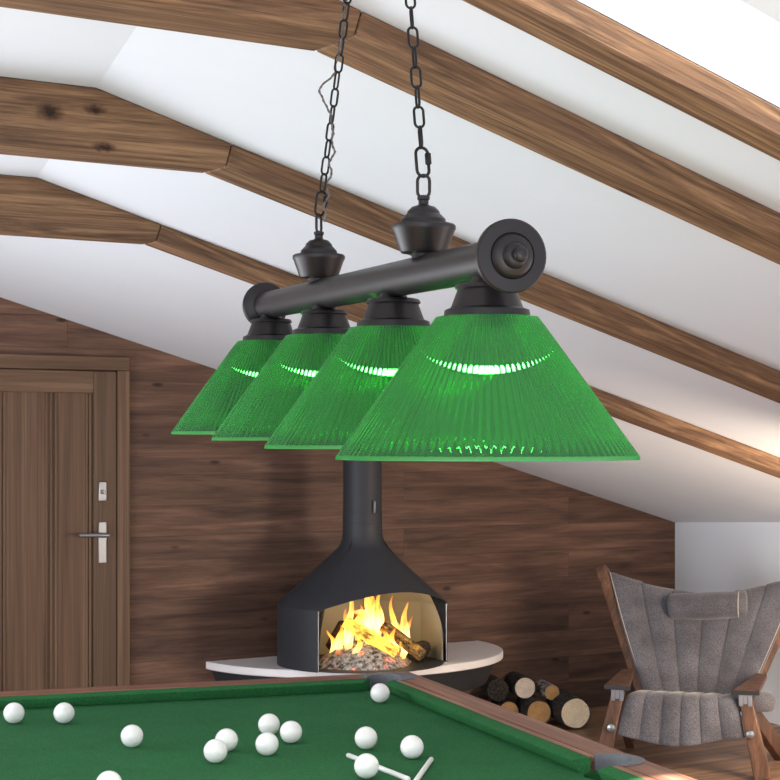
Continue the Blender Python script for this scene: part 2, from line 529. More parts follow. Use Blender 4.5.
# skylight
wroot = thing('window_1', None, None, loc=(0, 0, 0), rotz=ROT, kind='structure')
g = MB()
s0, s1, p0, p1 = SK
g.hexa([(s0, p0, zc(s0) + .09), (s1, p0, zc(s1) + .09), (s1, p1, zc(s1) + .09), (s0, p1, zc(s0) + .09)],
       [(s0, p0, zc(s0) + .10), (s1, p0, zc(s1) + .10), (s1, p1, zc(s1) + .10), (s0, p1, zc(s0) + .10)])
g.build('pane', M['glass'], wroot)

# ------------------------------------------------------------------ ceiling beams
# (near p, far p, drop under the slope, s where the underside bends, label)
BEAMS = [
    (2.80, 2.91, .070, None, 'oak rafter beside the skylight, its near side brightly lit'),
    (3.315, 3.50, .067, 2.000, 'oak beam passing behind the two lamp chains near the top of the picture'),
    (4.585, 4.74, .077, 2.315, 'oak beam with large dark knots at its bend, running behind the bronze lamp bar'),
    (5.80, 5.92, .072, 2.640, 'lowest and farthest oak beam, closest to the plank wall'),
]
sl = math.atan(.278)
for i, (pn_, pf, t, sbend, lab) in enumerate(BEAMS):
    root = thing('ceiling_beam', lab, 'beam', loc=R(3, pn_, zc(3)), rotz=ROT, group='oak ceiling beams')
    st = sbend if sbend else -1.0
    # rafter: local x along the slope
    z_b = zc(st) - t
    zt = lambda s, p: min(zc(s), zc(sb(p)))
    o3 = Vector((3, pn_, zc(3)))
    tilt = Matrix.Rotation(sl, 4, 'Y')

    def sect(name, pts):                 # outline in (s,z), extruded near -> far in the beam's own grain frame
        mb = MB()
        inv = tilt.inverted() if name == 'rafter' else Matrix.Identity(4)
        mb.prism(pts, lambda q: inv @ (Vector((q[0], pn_, q[1])) - o3), lambda q: inv @ (Vector((q[0], pf, q[1])) - o3))
        o = mb.build(name, M['beam_knots'] if (i == 2 and name == 'collar_tie') else M['beam'], root, bevel=.006)
        if name == 'rafter':
            o.rotation_euler = (0, sl, 0)
        return o

    e = .0
    if sbend:
        stp = sb(pn_)
        sect('collar_tie', [(-1.6, z_b), (sbend, z_b), (sbend + .02, zc(sbend + .02) - e), (stp, zc(stp) - e), (-1.6, zc(stp) - e)])
        sect('rafter', [(sbend + .002, z_b), (7.6, zc(7.6) - t), (7.6, zc(7.6) - e), (sbend + .022, zc(sbend + .022) - e)])
    else:
        sect('rafter', [(1.5, zc(1.5) - t), (7.6, zc(7.6) - t), (7.6, zc(7.6) - e), (1.5, zc(1.5) - e)])
    if i == 0:
        tb = MB()
        tb.prism([(1.5, zc(1.5) - .028), (7.6, zc(7.6) - .028), (7.6, zc(7.6)), (1.5, zc(1.5))], lambda q: (q[0], pf + .001, q[1]), lambda q: (q[0], pf + .035, q[1]))
        tag(tb.build('trim_1', M['white'], rotz=ROT), kind='structure')

# ------------------------------------------------------------------ door
dr = thing('door_1', None, None, loc=R(3.1, WP, 0), rotz=ROT, kind='structure')
X = lambda s: s - 3.1


def dbox(name, mat, s0, s1, z0, z1, y0, y1, bev=.003, par=None):
    mb = MB(); mb.box(X(s0), X(s1), y0, y1, z0, z1)
    return mb.build(name, mat, par or dr, bevel=bev)


fr = MB(); fr.box(X(3.568), X(3.637), -.035, -.001, 0, 2.045)
fr.build('casing_post', M['door'], dr, bevel=.004)
fr = MB(); fr.box(X(2.50), X(2.577), -.035, -.001, 0, 2.045)
fr.build('casing_post', M['door'], dr, bevel=.004)
fr = MB(); fr.box(X(2.50), X(3.637), -.036, -.001, 2.0455, 2.118)
fr.build('casing_head', M['doorh'], dr, bevel=.004)
leaf = dbox('door_leaf', M['door'], 2.58, 3.565, .01, 2.04, -.012, -.001)
dbox('stile', M['dark_oak'], 3.437, 3.564, .01, 2.04, -.024, -.0125, par=leaf)
dbox('stile', M['dark_oak'], 2.581, 2.70, .01, 2.04, -.024, -.0125, par=leaf)
dbox('top_rail', M['doorh'], 2.7005, 3.4365, 1.925, 2.04, -.024, -.0125, par=leaf)
for a in (3.395, 3.414, 3.175, 3.20, 3.225, 2.93, 2.95):
    dbox('moulding', M['door'], a, a + .011, .01, 1.924, -.021, -.0125, .002, leaf)
pl = dbox('handle_plate', M['steel'], 3.462, 3.507, 1.035, 1.252, -.032, -.0245, .004)
pl['label'] = 'brushed steel handle plate'
hm = MB()
hm.tube([(X(3.492), -.034, 1.182), (X(3.492), -.075, 1.182)], .011, 12)
hm.tube([(X(3.498), -.075, 1.182), (X(3.45), -.077, 1.184), (X(3.335), -.074, 1.186)], [.013, .012, .011], 12)
hm.build('lever', M['steel'], pl, smooth=40)
db = dbox('deadbolt_plate', M['steel'], 3.462, 3.507, 1.36, 1.462, -.034, -.0245, .004)
lk = MB(); lk.lathe([(.011, 0), (.011, .008), (.006, .011)], (X(3.4845), -.034, 1.408), (0, -1, 0), 16)
lk.build('keyhole', M['steel'], db, smooth=40)

# ------------------------------------------------------------------ billiard lamp
HL = Vector((-.2959, .9552, 0)); TILT = .030
LP0 = Vector((.1473, 2.581, 0)) - HL * .125


def LB(t):      # point on the bar axis, t metres from the near cap
    q = LP0 + HL * t
    return Vector((q.x, q.y, 1.949 + TILT * (t - .029)))


LEN = 1.640
lo = LB(LEN / 2)
lamp = thing('billiard_lamp', 'dark bronze bar lamp with four green ribbed shades hanging over the pool table', 'lamp', loc=lo)
L = lambda v: Vector(v) - lo
ax = (LB(1) - LB(0)).normalized()
b_ = MB(); b_.tube([L(LB(.03)), L(LB(LEN - .03))], .031, 40)
b_.build('bar', M['metal'], lamp, smooth=40)
for t0, dr_ in ((0, -1), (LEN, 1)):
    e_ = MB()
    base = L(LB(t0)) - ax * dr_ * .03
    e_.lathe([(.032, -.006), (.036, -.004), (.052, -.002), (.0545, .001), (.0545, .008), (.052, .0105), (.0345, .0115), (.0335, .010), (.031, .016), (.027, .020),
              (.020, .0225), (.0185, .027), (.014, .032), (.011, .033)], base, ax * dr_, 48)
    cap = e_.build('end_cap', M['metal'], lamp, smooth=35)
    f_ = MB()
    f_.lathe([(.006, .03), (.006, .036), (.0095, .039), (.0115, .044), (.010, .049), (.006, .0515), (.002, .052)], base, ax * dr_, 24)
    f_.build('finial', M['metal'], cap, smooth=50)

# shades
NR = 100
for kk in range(4):
    t = .125 + .4774 * kk
    bc = LB(t)
    zn = bc.z - .084            # neck height
    ctr = Vector((bc.x, bc.y, zn))
    so = MB()
    so.lathe([(.022, .060), (.026, .052), (.045, .049), (.048, .046), (.049, .042), (.045, .040), (.055, .013), (.057, .012), (.0645, .009), (.0655, .004), (.0655, -.001), (.05, -.002)], L(ctr), None, 48)
    sock = so.build('socket_cup', M['metal'], lamp, smooth=35)
    sh = MB()
    H = .2175
    seg = NR * 6
    rings = []
    prof = [(.066, -.0015, 0), (.078, -.002, 0), (.0795, -.004, 0)]
    for q in range(1, 13):
        a = q / 12
        prof.append((.0795 + (.2285 - .0795) * a, -.004 - (H - .010) * a, .5))
    prof += [(.2298, -H + .004, 0), (.2303, -H, 0)]
    inner = [(.2270, -H, 0), (.2262, -H + .006, 0)] + [(.0795 - .0038 + (.2285 - .0795) * (1 - q / 6), -.004 - (H - .010) * (1 - q / 6), 1) for q in range(0, 7)] + [(.066, -.0045, 0)]
    for r, h, amp in prof + inner:
        ring = []
        for i in range(seg):
            th = 2 * PI * i / seg
            rr = r + amp * .0016 * (1 if r > .12 else r / .12) * (math.cos(NR * th))
            ring.append(L(ctr) + Vector((rr * math.cos(th), rr * math.sin(th), h)))
        rings.append(ring)
    rings.append(rings[0])
    sh.rings(rings, False, False)
    sho = sh.build('lamp_shade', M['shade'], lamp, smooth=60)
    sho.data.materials.append(M['shade_in']); sho.data.materials.append(M['shade_rim'])
    cx_, cy_ = L(ctr).x, L(ctr).y
    for pg in sho.data.polygons:
        if pg.center.z < L(ctr).z - H + .0062:
            pg.material_index = 2
        elif pg.normal.dot(Vector((pg.center.x - cx_, pg.center.y - cy_, 0))) < 0:
            pg.material_index = 1
    bu = MB()
    bu.lathe([(.018, -.004), (.020, -.035), (.030, -.056), (.046, -.074), (.049, -.078)], L(ctr), None, 32, True, True)
    bulb = bu.build('bulb', M['bulb_base'], lamp, smooth=40)
    bl = MB()
    bl.lathe([(.0488, -.0785), (.048, -.0805), (.042, -.0835), (.028, -.0865), (.012, -.088), (.001, -.0882)], L(ctr), None, 32, True, True)
    bl.build('bulb_lens', M['bulb'], bulb, smooth=40)

# mounts, chains, cord
tops = (Vector((.012, 2.945, 0)), Vector((-.072, 3.47, 0)))


def chain_link(mb, c, d, side, ln, wd, wire):
    pts = []
    h = ln / 2 - wd / 2; w2 = wd / 2 - wire; h2 = ln / 2 - wire - w2
    for i in range(9):
        a = PI * i / 8
        pts.append(c + d * (h2 + w2 * math.sin(a)) + side * (w2 * math.cos(a)))
    for i in range(9):
        a = PI + PI * i / 8
        pts.append(c + d * (-h2 + w2 * math.sin(a)) + side * (w2 * math.cos(a)))
    mb.tube(pts, wire, 8, closed=True)


for kk, t in enumerate((.4315, 1.123)):
    bc = LB(t)
    tp = L(Vector((bc.x, bc.y, bc.z + .0295)))
    mo = MB()
    mo.lathe([(.020, -.004), (.020, .004), (.038, .006), (.041, .010), (.0525, .042), (.0545, .045), (.0545, .051), (.052, .0535), (.0385, .054), (.0375, .062), (.030, .070),
              (.0285, .071), (.027, .076), (.020, .083), (.010, .086), (.0085, .088), (.0085, .094), (.0105, .096), (.0105, .101), (.006, .103)], tp, None, 40)
    mount = mo.build('pendant_mount', M['metal'], lamp, smooth=35)
    r_ = MB()
    ringc = tp + Vector((0, 0, .118))
    sd = Vector((math.cos(1.1), math.sin(1.1), 0))
    chain_link(r_, ringc, Vector((0, 0, 1)), Vector((1, 0, 0)) if kk == 0 else sd, .044, .026, .0028)
    r_.build('hanging_loop', M['metal'], mount, smooth=60)
    topxy = tops[kk]
    sx_ = topxy.x * DX + topxy.y * DY; px_ = topxy.x * NX + topxy.y * NY
    ctop = L(Vector((topxy.x, topxy.y, min(zc(sx_), zc(sb(px_))) - .03)))
    cb = ringc + Vector((0, 0, .016))
    d = (ctop - cb).normalized(); total = (ctop - cb).length
    s1_ = Vector((1, 0, 0)) - d * d.x; s1_.normalize(); s2_ = d.cross(s1_)
    ch = MB()
    # bottom quick link with nut
    ql = .056
    rot = .35 if kk == 0 else .6
    qa = s1_ * math.cos(rot) + s2_ * math.sin(rot)
    chain_link(ch, cb + d * (ql / 2 - .002), d, qa, ql, .0275, .0028)
    ch.lathe([(.0045, -.010), (.0055, -.009), (.0055, .009), (.0045, .010)], cb + d * (ql / 2 + .004) + qa * .0109, d, 6)
    pos = ql - .007
    ii = 0
    while pos < total - .02:
        tw = .25 + (.0 if kk == 0 else .35)
        a = tw + (PI / 2 if ii % 2 == 0 else 0) + random.uniform(-.15, .15)
        sd_ = s1_ * math.cos(a) + s2_ * math.sin(a)
        chain_link(ch, cb + d * (pos + .0205), d, sd_, .041, .0205, .0023)
        pos += .0350; ii += 1
    ch.build('chain', M['chain'], lamp, smooth=60)
    ho = MB()
    ho.lathe([(.045, .030), (.045, .018), (.032, .006), (.012, .002), (.006, -.006), (.006, -.016)], ctop, None, 24)
    ho.build('ceiling_hook', M['metal'], lamp, smooth=40)
    if kk == 1:
        cd = MB(); pts = []
        for i in range(180):
            a = i / 179
            p_ = cb + d * (total * a) - Vector((0, 0, .01)) * (1 - a)
            off = .010 + .004 * math.sin(i * .45)
            bulge = -.03 * math.exp(-((a - .47) / .05) ** 2)
            w_ = 1 if a < .28 else (1 - (a - .28) / .08 * 1 if a < .36 else (-.3 + .25 * math.sin(a * 40)))
            pts.append(p_ + s1_ * (off * w_ + bulge) + s2_ * (.004 * math.cos(i * .45)))
        cd.tube(pts, .0019, 6)
        pts2 = [p_ + Vector((.0022 * math.cos(i * 1.1), .0022 * math.sin(i * 1.1), 0)) for i, p_ in enumerate(pts)]
        cd.tube(pts2, .0015, 6)
        cd.build('cord', M['cordm'], lamp, smooth=60)['label'] = 'thin grey wire twisted along the chain'

# ------------------------------------------------------------------ pool table
E2 = Vector((-600, 1700, 0)).normalized(); E1 = Vector((E2.y, -E2.x, 0))
BED, RT = .79, .83
HW, HLn = 1.025, 1.82
tc_corner = PZ(410, 671, RT)
tctr = tc_corner - E1 * HW - E2 * HLn; tctr.z = 0
trot = math.atan2(E1.y, E1.x)
tb = thing('pool_table', 'large pool table with green cloth and walnut rails in the foreground', 'table', loc=tctr, rotz=trot)
WR = .13
cl = MB(); cl.box(-HW + .06, HW - .06, -HLn + .06, HLn - .06, .72, BED)
cl.build('bed_cloth', M['felt'], tb)
rails = MB()


def rail(name, x0, x1, y0, y1, mat):
    mb = MB(); mb.box(x0, x1, y0, y1, BED + .0005 if False else .725, RT)
    r = mb.build(name, mat, tb, bevel=.006)
    return r


for sgn in (1, -1):
    # long rails with a groove line along the inner edge
    mb = MB(); x0, x1 = HW - WR, HW
    prof = [(x0, .725), (x1 - .01, .725), (x1, .74), (x1, RT - .012), (x1 - .006, RT - .002), (x1 - .02, RT), (x0 + .030, RT), (x0 + .026, RT - .010), (x0 + .022, RT), (x0, RT)]
    mb.prism(prof, lambda q: (sgn * q[0], -HLn + WR * 0, q[1]), lambda q: (sgn * q[0], HLn, q[1]))
    mb.build('side_rail', M['railw'], tb)
    mb = MB()
    prof = [(HLn - WR, .725), (HLn, .725), (HLn, RT - .01), (HLn - .02, RT + .0004), (HLn - WR, RT + .0004)]
    mb.prism(prof, lambda q: (-HW + WR, sgn * q[0], q[1]), lambda q: (HW - WR, sgn * q[0], q[1]))
    mb.build('end_rail', M['railx'], tb)
    mb = MB(); mb.box(sgn * (HW - .06) - .02, sgn * (HW - .06) + .02, -HLn + .05, HLn - .05, .56, .724)
    mb.build('apron', M['railw'], tb, bevel=.004)
    mb = MB(); mb.box(-HW + .09, HW - .09, sgn * (HLn - .06) - .02, sgn * (HLn - .06) + .02, .56, .724)
    mb.build('apron', M['railx'], tb, bevel=.004)
PRAD = .066
POCKETS = [(a_ * (HW - WR - .022), b2 * (HLn - WR - .022)) for a_ in (1, -1) for b2 in (1, -1)] + [(a_ * (HW - WR + .02), 0) for a_ in (1, -1)]


def drill(o, rr):
    mb = MB()
    for x, y in POCKETS:
        mb.lathe([(rr, .60), (rr, .95)], (x, y, 0), None, 40)
    cut = mb.build('cutter', None, tb)
    md = o.modifiers.new('holes', 'BOOLEAN'); md.object = cut; md.operation = 'DIFFERENCE'; md.solver = 'EXACT'
    dg = bpy.context.evaluated_depsgraph_get(); dg.update()
    me = bpy.data.meshes.new_from_object(o.evaluated_get(dg))
    o.modifiers.remove(md)
    o.data = me
    bpy.data.objects.remove(cut, do_unlink=True)


for o in [q for q in tb.children if q.name.split('.')[0] in ('side_rail', 'end_rail')]:
    drill(o, PRAD + .0062)
for o in [q for q in tb.children if q.name.split('.')[0] == 'bed_cloth']:
    drill(o, PRAD - .003)
# cushions: cross-section across the rail, ends cut at an angle
CW = .058
csec = [(0, BED + .0005), (0, RT - .001), (-.012, RT - .001), (-.036, RT - .004), (-.046, RT - .008), (-.046, RT - .011), (-.026, BED + .0005)]


def cushion(fn, a, b, ca, cb_):
    mb = MB()
    mb.prism(csec, lambda q: fn(q[0], a - q[0] * ca, q[1]), lambda q: fn(q[0], b + q[0] * cb_, q[1]))
    mb.build('cushion', M['cush'], tb, smooth=50)


for sgn in (1, -1):
    fx = lambda o, l, z: (sgn * (HW - WR + o), l, z)
    cushion(fx, .060, HLn - WR - .058, .35, .9)
    cushion(fx, -HLn + WR + .07, -.060, .9, .35)
    fy = lambda o, l, z: (l, sgn * (HLn - WR + o), z)
    cushion(fy, -HW + WR + .07, HW - WR - .07, .9, .9)


def pocket(cx, cy, face, half, plate_r, rad=.066):
    # liner: upright curved wall; plate: flat collar on the rail top
    mb = MB(); n = 28
    inn, ou = [], []
    for i in range(n + 1):
        a = face - half + 2 * half * i / n
        inn.append((cx + rad * math.cos(a), cy + rad * math.sin(a)))
        ou.append((cx + (rad + .007) * math.cos(a), cy + (rad + .007) * math.sin(a)))
    rings = []
    for i in range(n + 1):
        rings.append([(inn[i][0], inn[i][1], BED + .001), (inn[i][0], inn[i][1], RT + .0045), (ou[i][0], ou[i][1], RT + .0045), (ou[i][0], ou[i][1], BED + .001)])
    mb.rings(rings)
    po = mb.build('pocket', M['pocket'], tb, smooth=40)
    mb = MB(); rings = []
    for i in range(n + 1):
        a = face - half * .98 + 2 * half * .98 * i / n
        q = abs(a - face) / half
        ro = rad + .007 + (plate_r - rad - .007) * max(.04, math.cos(q * PI / 2)) ** .55
        x0, y0, x1, y1 = cx + (rad + .0005) * math.cos(a), cy + (rad + .0005) * math.sin(a), cx + ro * math.cos(a), cy + ro * math.sin(a)
        rings.append([(x0, y0, RT + .0006), (x0, y0, RT + .006), (x1, y1, RT + .0045), (x1, y1, RT + .0006)])
    mb.rings(rings)
    mb.build('pocket_plate', M['pocket'], po, smooth=40)
    mb = MB(); mb.lathe([(rad - .004, -.15), (rad - .004, -.146)], (cx, cy, BED), None, 32)
    mb.build('pocket_floor', M['black'], po)


for sx1 in (1, -1):
    for sy1 in (1, -1):
        pocket(sx1 * (HW - WR - .022), sy1 * (HLn - WR - .022), math.atan2(sy1, sx1), 1.75, .125)
    pocket(sx1 * (HW - WR + .02), 0, 0 if sx1 > 0 else PI, 1.62, .10)
for sx1 in (1, -1):
    for sy1 in (1, -1):
        mb = MB(); mb.lathe([(.05, 0), (.06, .03), (.05, .07), (.075, .35), (.085, .5), (.07, .53), (.09, .56), (.09, .7195)], (sx1 * (HW - .2), sy1 * (HLn - .2), 0), None, 28)
        mb.build('leg', M['railw'], tb, smooth=35)

# ------------------------------------------------------------------ balls and rods
BR = .033
balls = [
    (14, 713, 'white ball at the far left, close to the end cushion'),
    (64, 713, 'second white ball from the left, close to the end cushion'),
    (132, 736, 'white ball alone on the cloth, in line with the door casing'),
    (109, 784, 'white ball cut off by the bottom edge of the picture'),
    (215.5, 751, 'front ball of the touching white pair left of middle'),
    (226.5, 740, 'rear ball of the touching white pair left of middle'),
    (267, 744, 'nearest ball of the white group of three'),
    (269, 724.5, 'farthest ball of the white group of three'),
    (291, 732, 'rightmost ball of the white group of three'),
    (380, 693, 'white ball sitting in the mouth of the far corner pocket'),
    (366, 738, 'white ball just behind the ball beside the long white stick'),
    (412, 747, 'white ball farthest right on the cloth, above the two white sticks'),
    (366.5, 766, 'white ball lying in front of the long white stick'),
]
first = None
placed = []
for u, v, lab in balls:
    if first is None:
        mb = MB()
        bmesh.ops.create_uvsphere(mb.bm, u_segments=40, v_segments=24, radius=BR)
        o = mb.build('pool_ball', M['ball'], smooth=180); first = o
    else:
        o = first.copy(); COL.objects.link(o)
    p_ = PZ(u, v, BED + BR + .0002)
    for q in placed:                     # touching, never overlapping
        dd = p_ - q
        if dd.length < 2 * BR + .0006:
            p_ = q + dd.normalized() * (2 * BR + .0006)
    placed.append(p_)
    o.location = p_
    o['group'] = 'white balls on the pool table'
    o['label'] = lab; o['category'] = 'ball'


def rod(a, b_, rr, lab):
    a = PZ(*a, BED + rr); b_ = PZ(*b_, BED + rr)
    d = (b_ - a); ln = d.length; d.normalize()
    mb = MB()
    pr = [(.001, 0), (rr * .6, .0015), (rr * .92, .004), (rr, .008), (rr, ln - .008), (rr * .92, ln - .004), (rr * .6, ln - .0015), (.001, ln)]
    mb.lathe(pr, (0, 0, 0), d, 20)
    o = mb.build('white_stick', M['rod'], smooth=50, loc=a)
    tag(o, lab, 'stick', 'white sticks on the cloth')


rod((347.5, 755), (409, 779.5), .0072, 'long slim white stick passing behind a white ball')
rod((431.5, 759), (415, 782), .0072, 'short slim white stick slanting at the bottom right of the balls')

# ------------------------------------------------------------------ fireplace
FP = WP - .50


def s_at(u, p):
    kx = (u - 390) / F
    Y = p / (NX * kx + NY); X_ = kx * Y
    return X_ * DX + Y * DY


FS = s_at(362.5, FP)
SZ = .475
hr = thing('hearth_shelf', 'half-round white stone shelf under the fireplace on the plank wall', 'shelf', loc=R(s_at(348.5, WP), WP, 0), rotz=ROT)
mb = MB(); RS = .908
arc = [(RS * math.cos(PI + PI * i / 48), .92 * RS * math.sin(PI + PI * i / 48)) for i in range(49)]
arc = [(x, y - .001) for x, y in arc]
mb.hexa([(x, y, SZ - .042) for x, y in arc], [(x, y, SZ) for x, y in arc])
mb.build('slab', M['slab'], hr, bevel=.006)
mb = MB()
arc2 = [(x * .965, y * .955 - .001) for x, y in arc]
mb.hexa([(x * .93, y * .93, .30) for x, y in arc2], [(x, y, SZ - .0425) for x, y in arc2])
mb.build('plinth', M['plinth'], hr)

fire = thing('fireplace', 'charcoal hooded fireplace with an arched opening and a flue pipe', 'fireplace', loc=R(FS, FP, SZ), rotz=ROT)
# local: -y faces the room
RB = .462
prof = [(RB, 0), (RB, .315), (.457, .327), (.44, .345), (.41, .372), (.36, .415), (.30, .468), (.24, .523), (.19, .568), (.155, .602), (.130, .625), (.116, .650), (.108, .685), (.106, .75)]
HALF = math.radians(62)


def prof_r(z):
    for (r0, z0), (r1, z1) in zip(prof, prof[1:]):
        if z0 <= z <= z1 and z1 > z0:
            return r0 + (r1 - r0) * (z - z0) / (z1 - z0)
    return prof[-1][0]


zs = [0] + [.02 + .0163 * i for i in range(45)]
zs = [z for z in zs if z < .75] + [.75]
cols = []
nin, nout = 36, 64
for i in range(nin + 1):
    cols.append((-HALF + 2 * HALF * i / nin, True))
for i in range(nout + 1):
    cols.append((HALF + (2 * PI - 2 * HALF) * i / nout, False))


def col_pts(th, op, thick):
    zl = .315 + .092 * (1 - (th / HALF) ** 2) if op else 0.0
    out_ = []
    for q in range(41):
        z = zl + (.75 - zl) * (q / 40) ** 1.0
        r = prof_r(z) - thick
        out_.append((r * math.sin(th), -r * math.cos(th), z))
    return out_


mb = MB()
outer = [col_pts(t_, o_, 0) for t_, o_ in cols]
innr = [col_pts(t_, o_, .012) for t_, o_ in cols]
loops = [a + b__[::-1] for a, b__ in zip(outer, innr)]
loops.append(loops[0])
mb.rings(loops, False, False)
mb.build('hood', M['iron'], fire, smooth=30)
ztop = zc(FS) - SZ
mb = MB(); mb.lathe([(.1065, .751), (.1065, .812), (.1045, .813), (.1045, ztop + .05)], (0, 0, 0), None, 48)
mb.build('flue_pipe', M['iron'], fire, smooth=30)
# damper handle faces the camera
da = math.radians(2)
hx, hy = .106 * math.sin(da), -.106 * math.cos(da)
mb = MB(); mb.tube([(hx * 1.08, hy * 1.08, .815), (hx * 1.12, hy * 1.12, .825), (hx * 1.12, hy * 1.12, .875), (hx * 1.0, hy * 1.0, .88)], .006, 8)
mb.build('damper_handle', M['steel'], fire, smooth=40)
# inner lining: floor, back panels, lid
mb = MB()
aa = [HALF * 1.02, math.radians(100), math.radians(148), math.radians(212), math.radians(260), 2 * PI - HALF * 1.02]
pts = [(.432 * math.sin(a), -.432 * math.cos(a)) for a in aa]
rr_ = []
for (x, y) in pts:
    rr_.append([(x, y, .007), (x, y, .30), (x * .80, y * .80, .395), (x * .82, y * .82, .400), (x * 1.02, y * 1.02, .305), (x * 1.02, y * 1.02, .007)])
mb.rings(rr_)
mb.build('lining', M['lining'], fire)
mb = MB(); mb.lathe([(.44, .0005), (.44, .006)], (0, 0, 0), None, 48)
mb.build('firebox_floor', M['iron'], fire)
for i, th in enumerate((-HALF, HALF)):
    mb = MB()
    mb.tube([((RB - .006) * math.sin(th * .992), -(RB - .006) * math.cos(th * .992), .006), ((RB - .006) * math.sin(th * .992), -(RB - .006) * math.cos(th * .992), .318)], .0028, 8)
    mb.build('opening_edge', M['steel'], fire, smooth=50)

# embers, logs and flames in world, laid out around the hearth
fc = R(FS, FP, SZ + .006)


def FL(a, b__, z):                      # a along the wall, b towards the room
    return R(FS + a, FP - b__, SZ + .0065 + z)


FROT = ROT
mb = MB()
n = 40
rings = []
for q in range(12):
    a = q / 11
    ring = []
    for i in range(n):
        th = 2 * PI * i / n
        r = (.25 + .03 * math.sin(3 * th)) * (1 - a) + .002
        z = .125 * (1 - (1 - a) ** 1.7)
        v_ = Vector((r * 1.15 * math.cos(th), r * .8 * math.sin(th), z))
        if 0 < q:
            v_ += Vector((1, 1, .8)) * (noise.noise(v_ * 28) * .018)
        v_.z = max(0, v_.z)
        ring.append(v_)
    rings.append(ring)
mb.rings(rings)
o = mb.build('ember_bed', M['ember'], smooth=80, loc=FL(-.06, .13, 0), rotz=ROT)
tag(o, 'mound of pale ash and glowing red embers in the fireplace', 'embers', kind='stuff')


def log(name, a, b_, r, bark, cut, label, cat, group, lumps=.12, parts=True, cap_both=True):
    a = Vector(a); b_ = Vector(b_)
    d = (b_ - a); ln = d.length
    root = thing(name, label, cat, loc=a, group=group)
    root.rotation_mode = 'QUATERNION'
    root.rotation_quaternion = Vector((0, 0, 1)).rotation_difference(d.normalized())
    mb = MB(); seg = 30; rings = []
    rnd = random.random() * 50
    shape = [1 + lumps * .6 * noise.noise(Vector((math.cos(2 * PI * i / seg) * 1.2, math.sin(2 * PI * i / seg) * 1.2, rnd))) for i in range(seg)]
    for q in range(13):
        z = ln * q / 12
        ring = []
        for i in range(seg):
            th = 2 * PI * i / seg
            k_ = shape[i] * (1 + lumps * .35 * noise.noise(Vector((math.cos(th) * 2, math.sin(th) * 2, z * 9 + rnd))))
            ring.append((r * k_ * math.cos(th), r * k_ * math.sin(th), z))
        rings.append(ring)
    mb.rings(rings)
    mb.build('bark', bark, root, smooth=50)
    for z, s_ in ((-.0025, 1), (ln + .0025, -1)):
        mb = MB()
        ring0 = rings[0] if s_ == 1 else rings[-1]
        lo_ = [(x * .93, y * .93, z) for x, y, _ in ring0]; hi_ = [(x * .93, y * .93, z + s_ * .002) for x, y, _ in ring0]
        mb.rings([lo_, hi_])
        mb.build('cut_end', cut, root)
    return root


bg = 'logs burning in the fireplace'
log('burning_log', FL(-.17, .10, .235), FL(.05, .26, .07), .034, M['hotlog'], M['hotlog'], 'bright yellow log leaning diagonally at the front of the fire', 'log', bg)
log('burning_log', FL(-.03, .02, .27), FL(.02, -.02, .05), .036, M['midlog'], M['cut_tan'], 'half burnt log standing steeply in the middle of the fire', 'log', bg)
log('burning_log', FL(.06, .12, .20), FL(.19, .30, .05), .034, M['midlog'], M['midlog'], 'cracked glowing log leaning down at the right of the ember mound', 'log', bg)
log('burning_log', FL(.22, .17, .055), FL(.34, .08, .055), .046, M['char'], M['char'], 'dark unburnt log lying at the right side of the fireplace', 'log', bg)
log('burning_log', FL(-.20, .02, .09), FL(-.10, -.02, .20), .04, M['char'], M['char'], 'charred black log behind the left flames', 'log', bg)

fr_ = thing('fire', 'bright yellow and orange flames rising from the logs in the fireplace', 'fire', loc=FL(0, 0, 0), rotz=ROT)
random.seed(11)


def tongue(a, b__, z0, h, r, lean, ph):
    mb = MB(); seg = 12; rings = []
    for q in range(15):
        t_ = q / 14
        rad = r * (math.sin(PI * min(1, (t_ * .86 + .12))) ** .9) * (1 - t_ * .55) + .0008
        if t_ > .98: rad = .0006
        cx = lean * t_ ** 1.6 + .022 * math.sin(ph + t_ * 6.5) * t_; cy = .012 * math.cos(ph * 1.3 + t_ * 5) * t_
        ring = []
        for i in range(seg):
            th = 2 * PI * i / seg
            k_ = 1 + .25 * noise.noise(Vector((math.cos(th), math.sin(th), t_ * 4 + ph)))
            ring.append((cx + rad * k_ * math.cos(th), cy + rad * .55 * k_ * math.sin(th), h * t_))
        rings.append(ring)
    mb.rings(rings)
    o = mb.build('flame', M['flame'], fr_, smooth=180)
    o.location = (a, -b__, z0)


for a, b__, z0, h, r, lean in [
    (-.20, .10, .06, .16, .030, -.01), (-.17, .14, .07, .20, .034, .01), (-.14, .06, .10, .20, .032, .02), (-.09, .10, .13, .19, .032, .01),
    (-.04, .12, .14, .22, .034, -.01), (.00, .06, .15, .25, .040, .01), (.03, .09, .14, .235, .038, .012), (.06, .05, .12, .20, .034, -.02),
    (.10, .16, .05, .17, .032, .01), (.14, .12, .05, .23, .034, -.02), (.18, .14, .05, .27, .034, .015), (.21, .10, .04, .20, .030, .03), (.235, .06, .04, .16, .026, .03),
    (-.22, .06, .04, .15, .024, -.015), (-.11, .02, .12, .27, .026, .03), (.045, .0, .14, .29, .030, -.01), (.09, .02, .12, .26, .024, .02), (.155, .05, .06, .29, .026, .02), (-.16, .2, .04, .13, .028, .01), (.01, .20, .05, .15, .034, .0), (.05, .22, .04, .16, .034, .01), (.12, .22, .03, .13, .030, .01), (-.06, .18, .08, .13, .028, 0)]:
    tongue(a, b__, z0, h, r, lean, random.uniform(0, 6))

# ------------------------------------------------------------------ firewood
fg = 'firewood stacked on the floor by the plank wall'


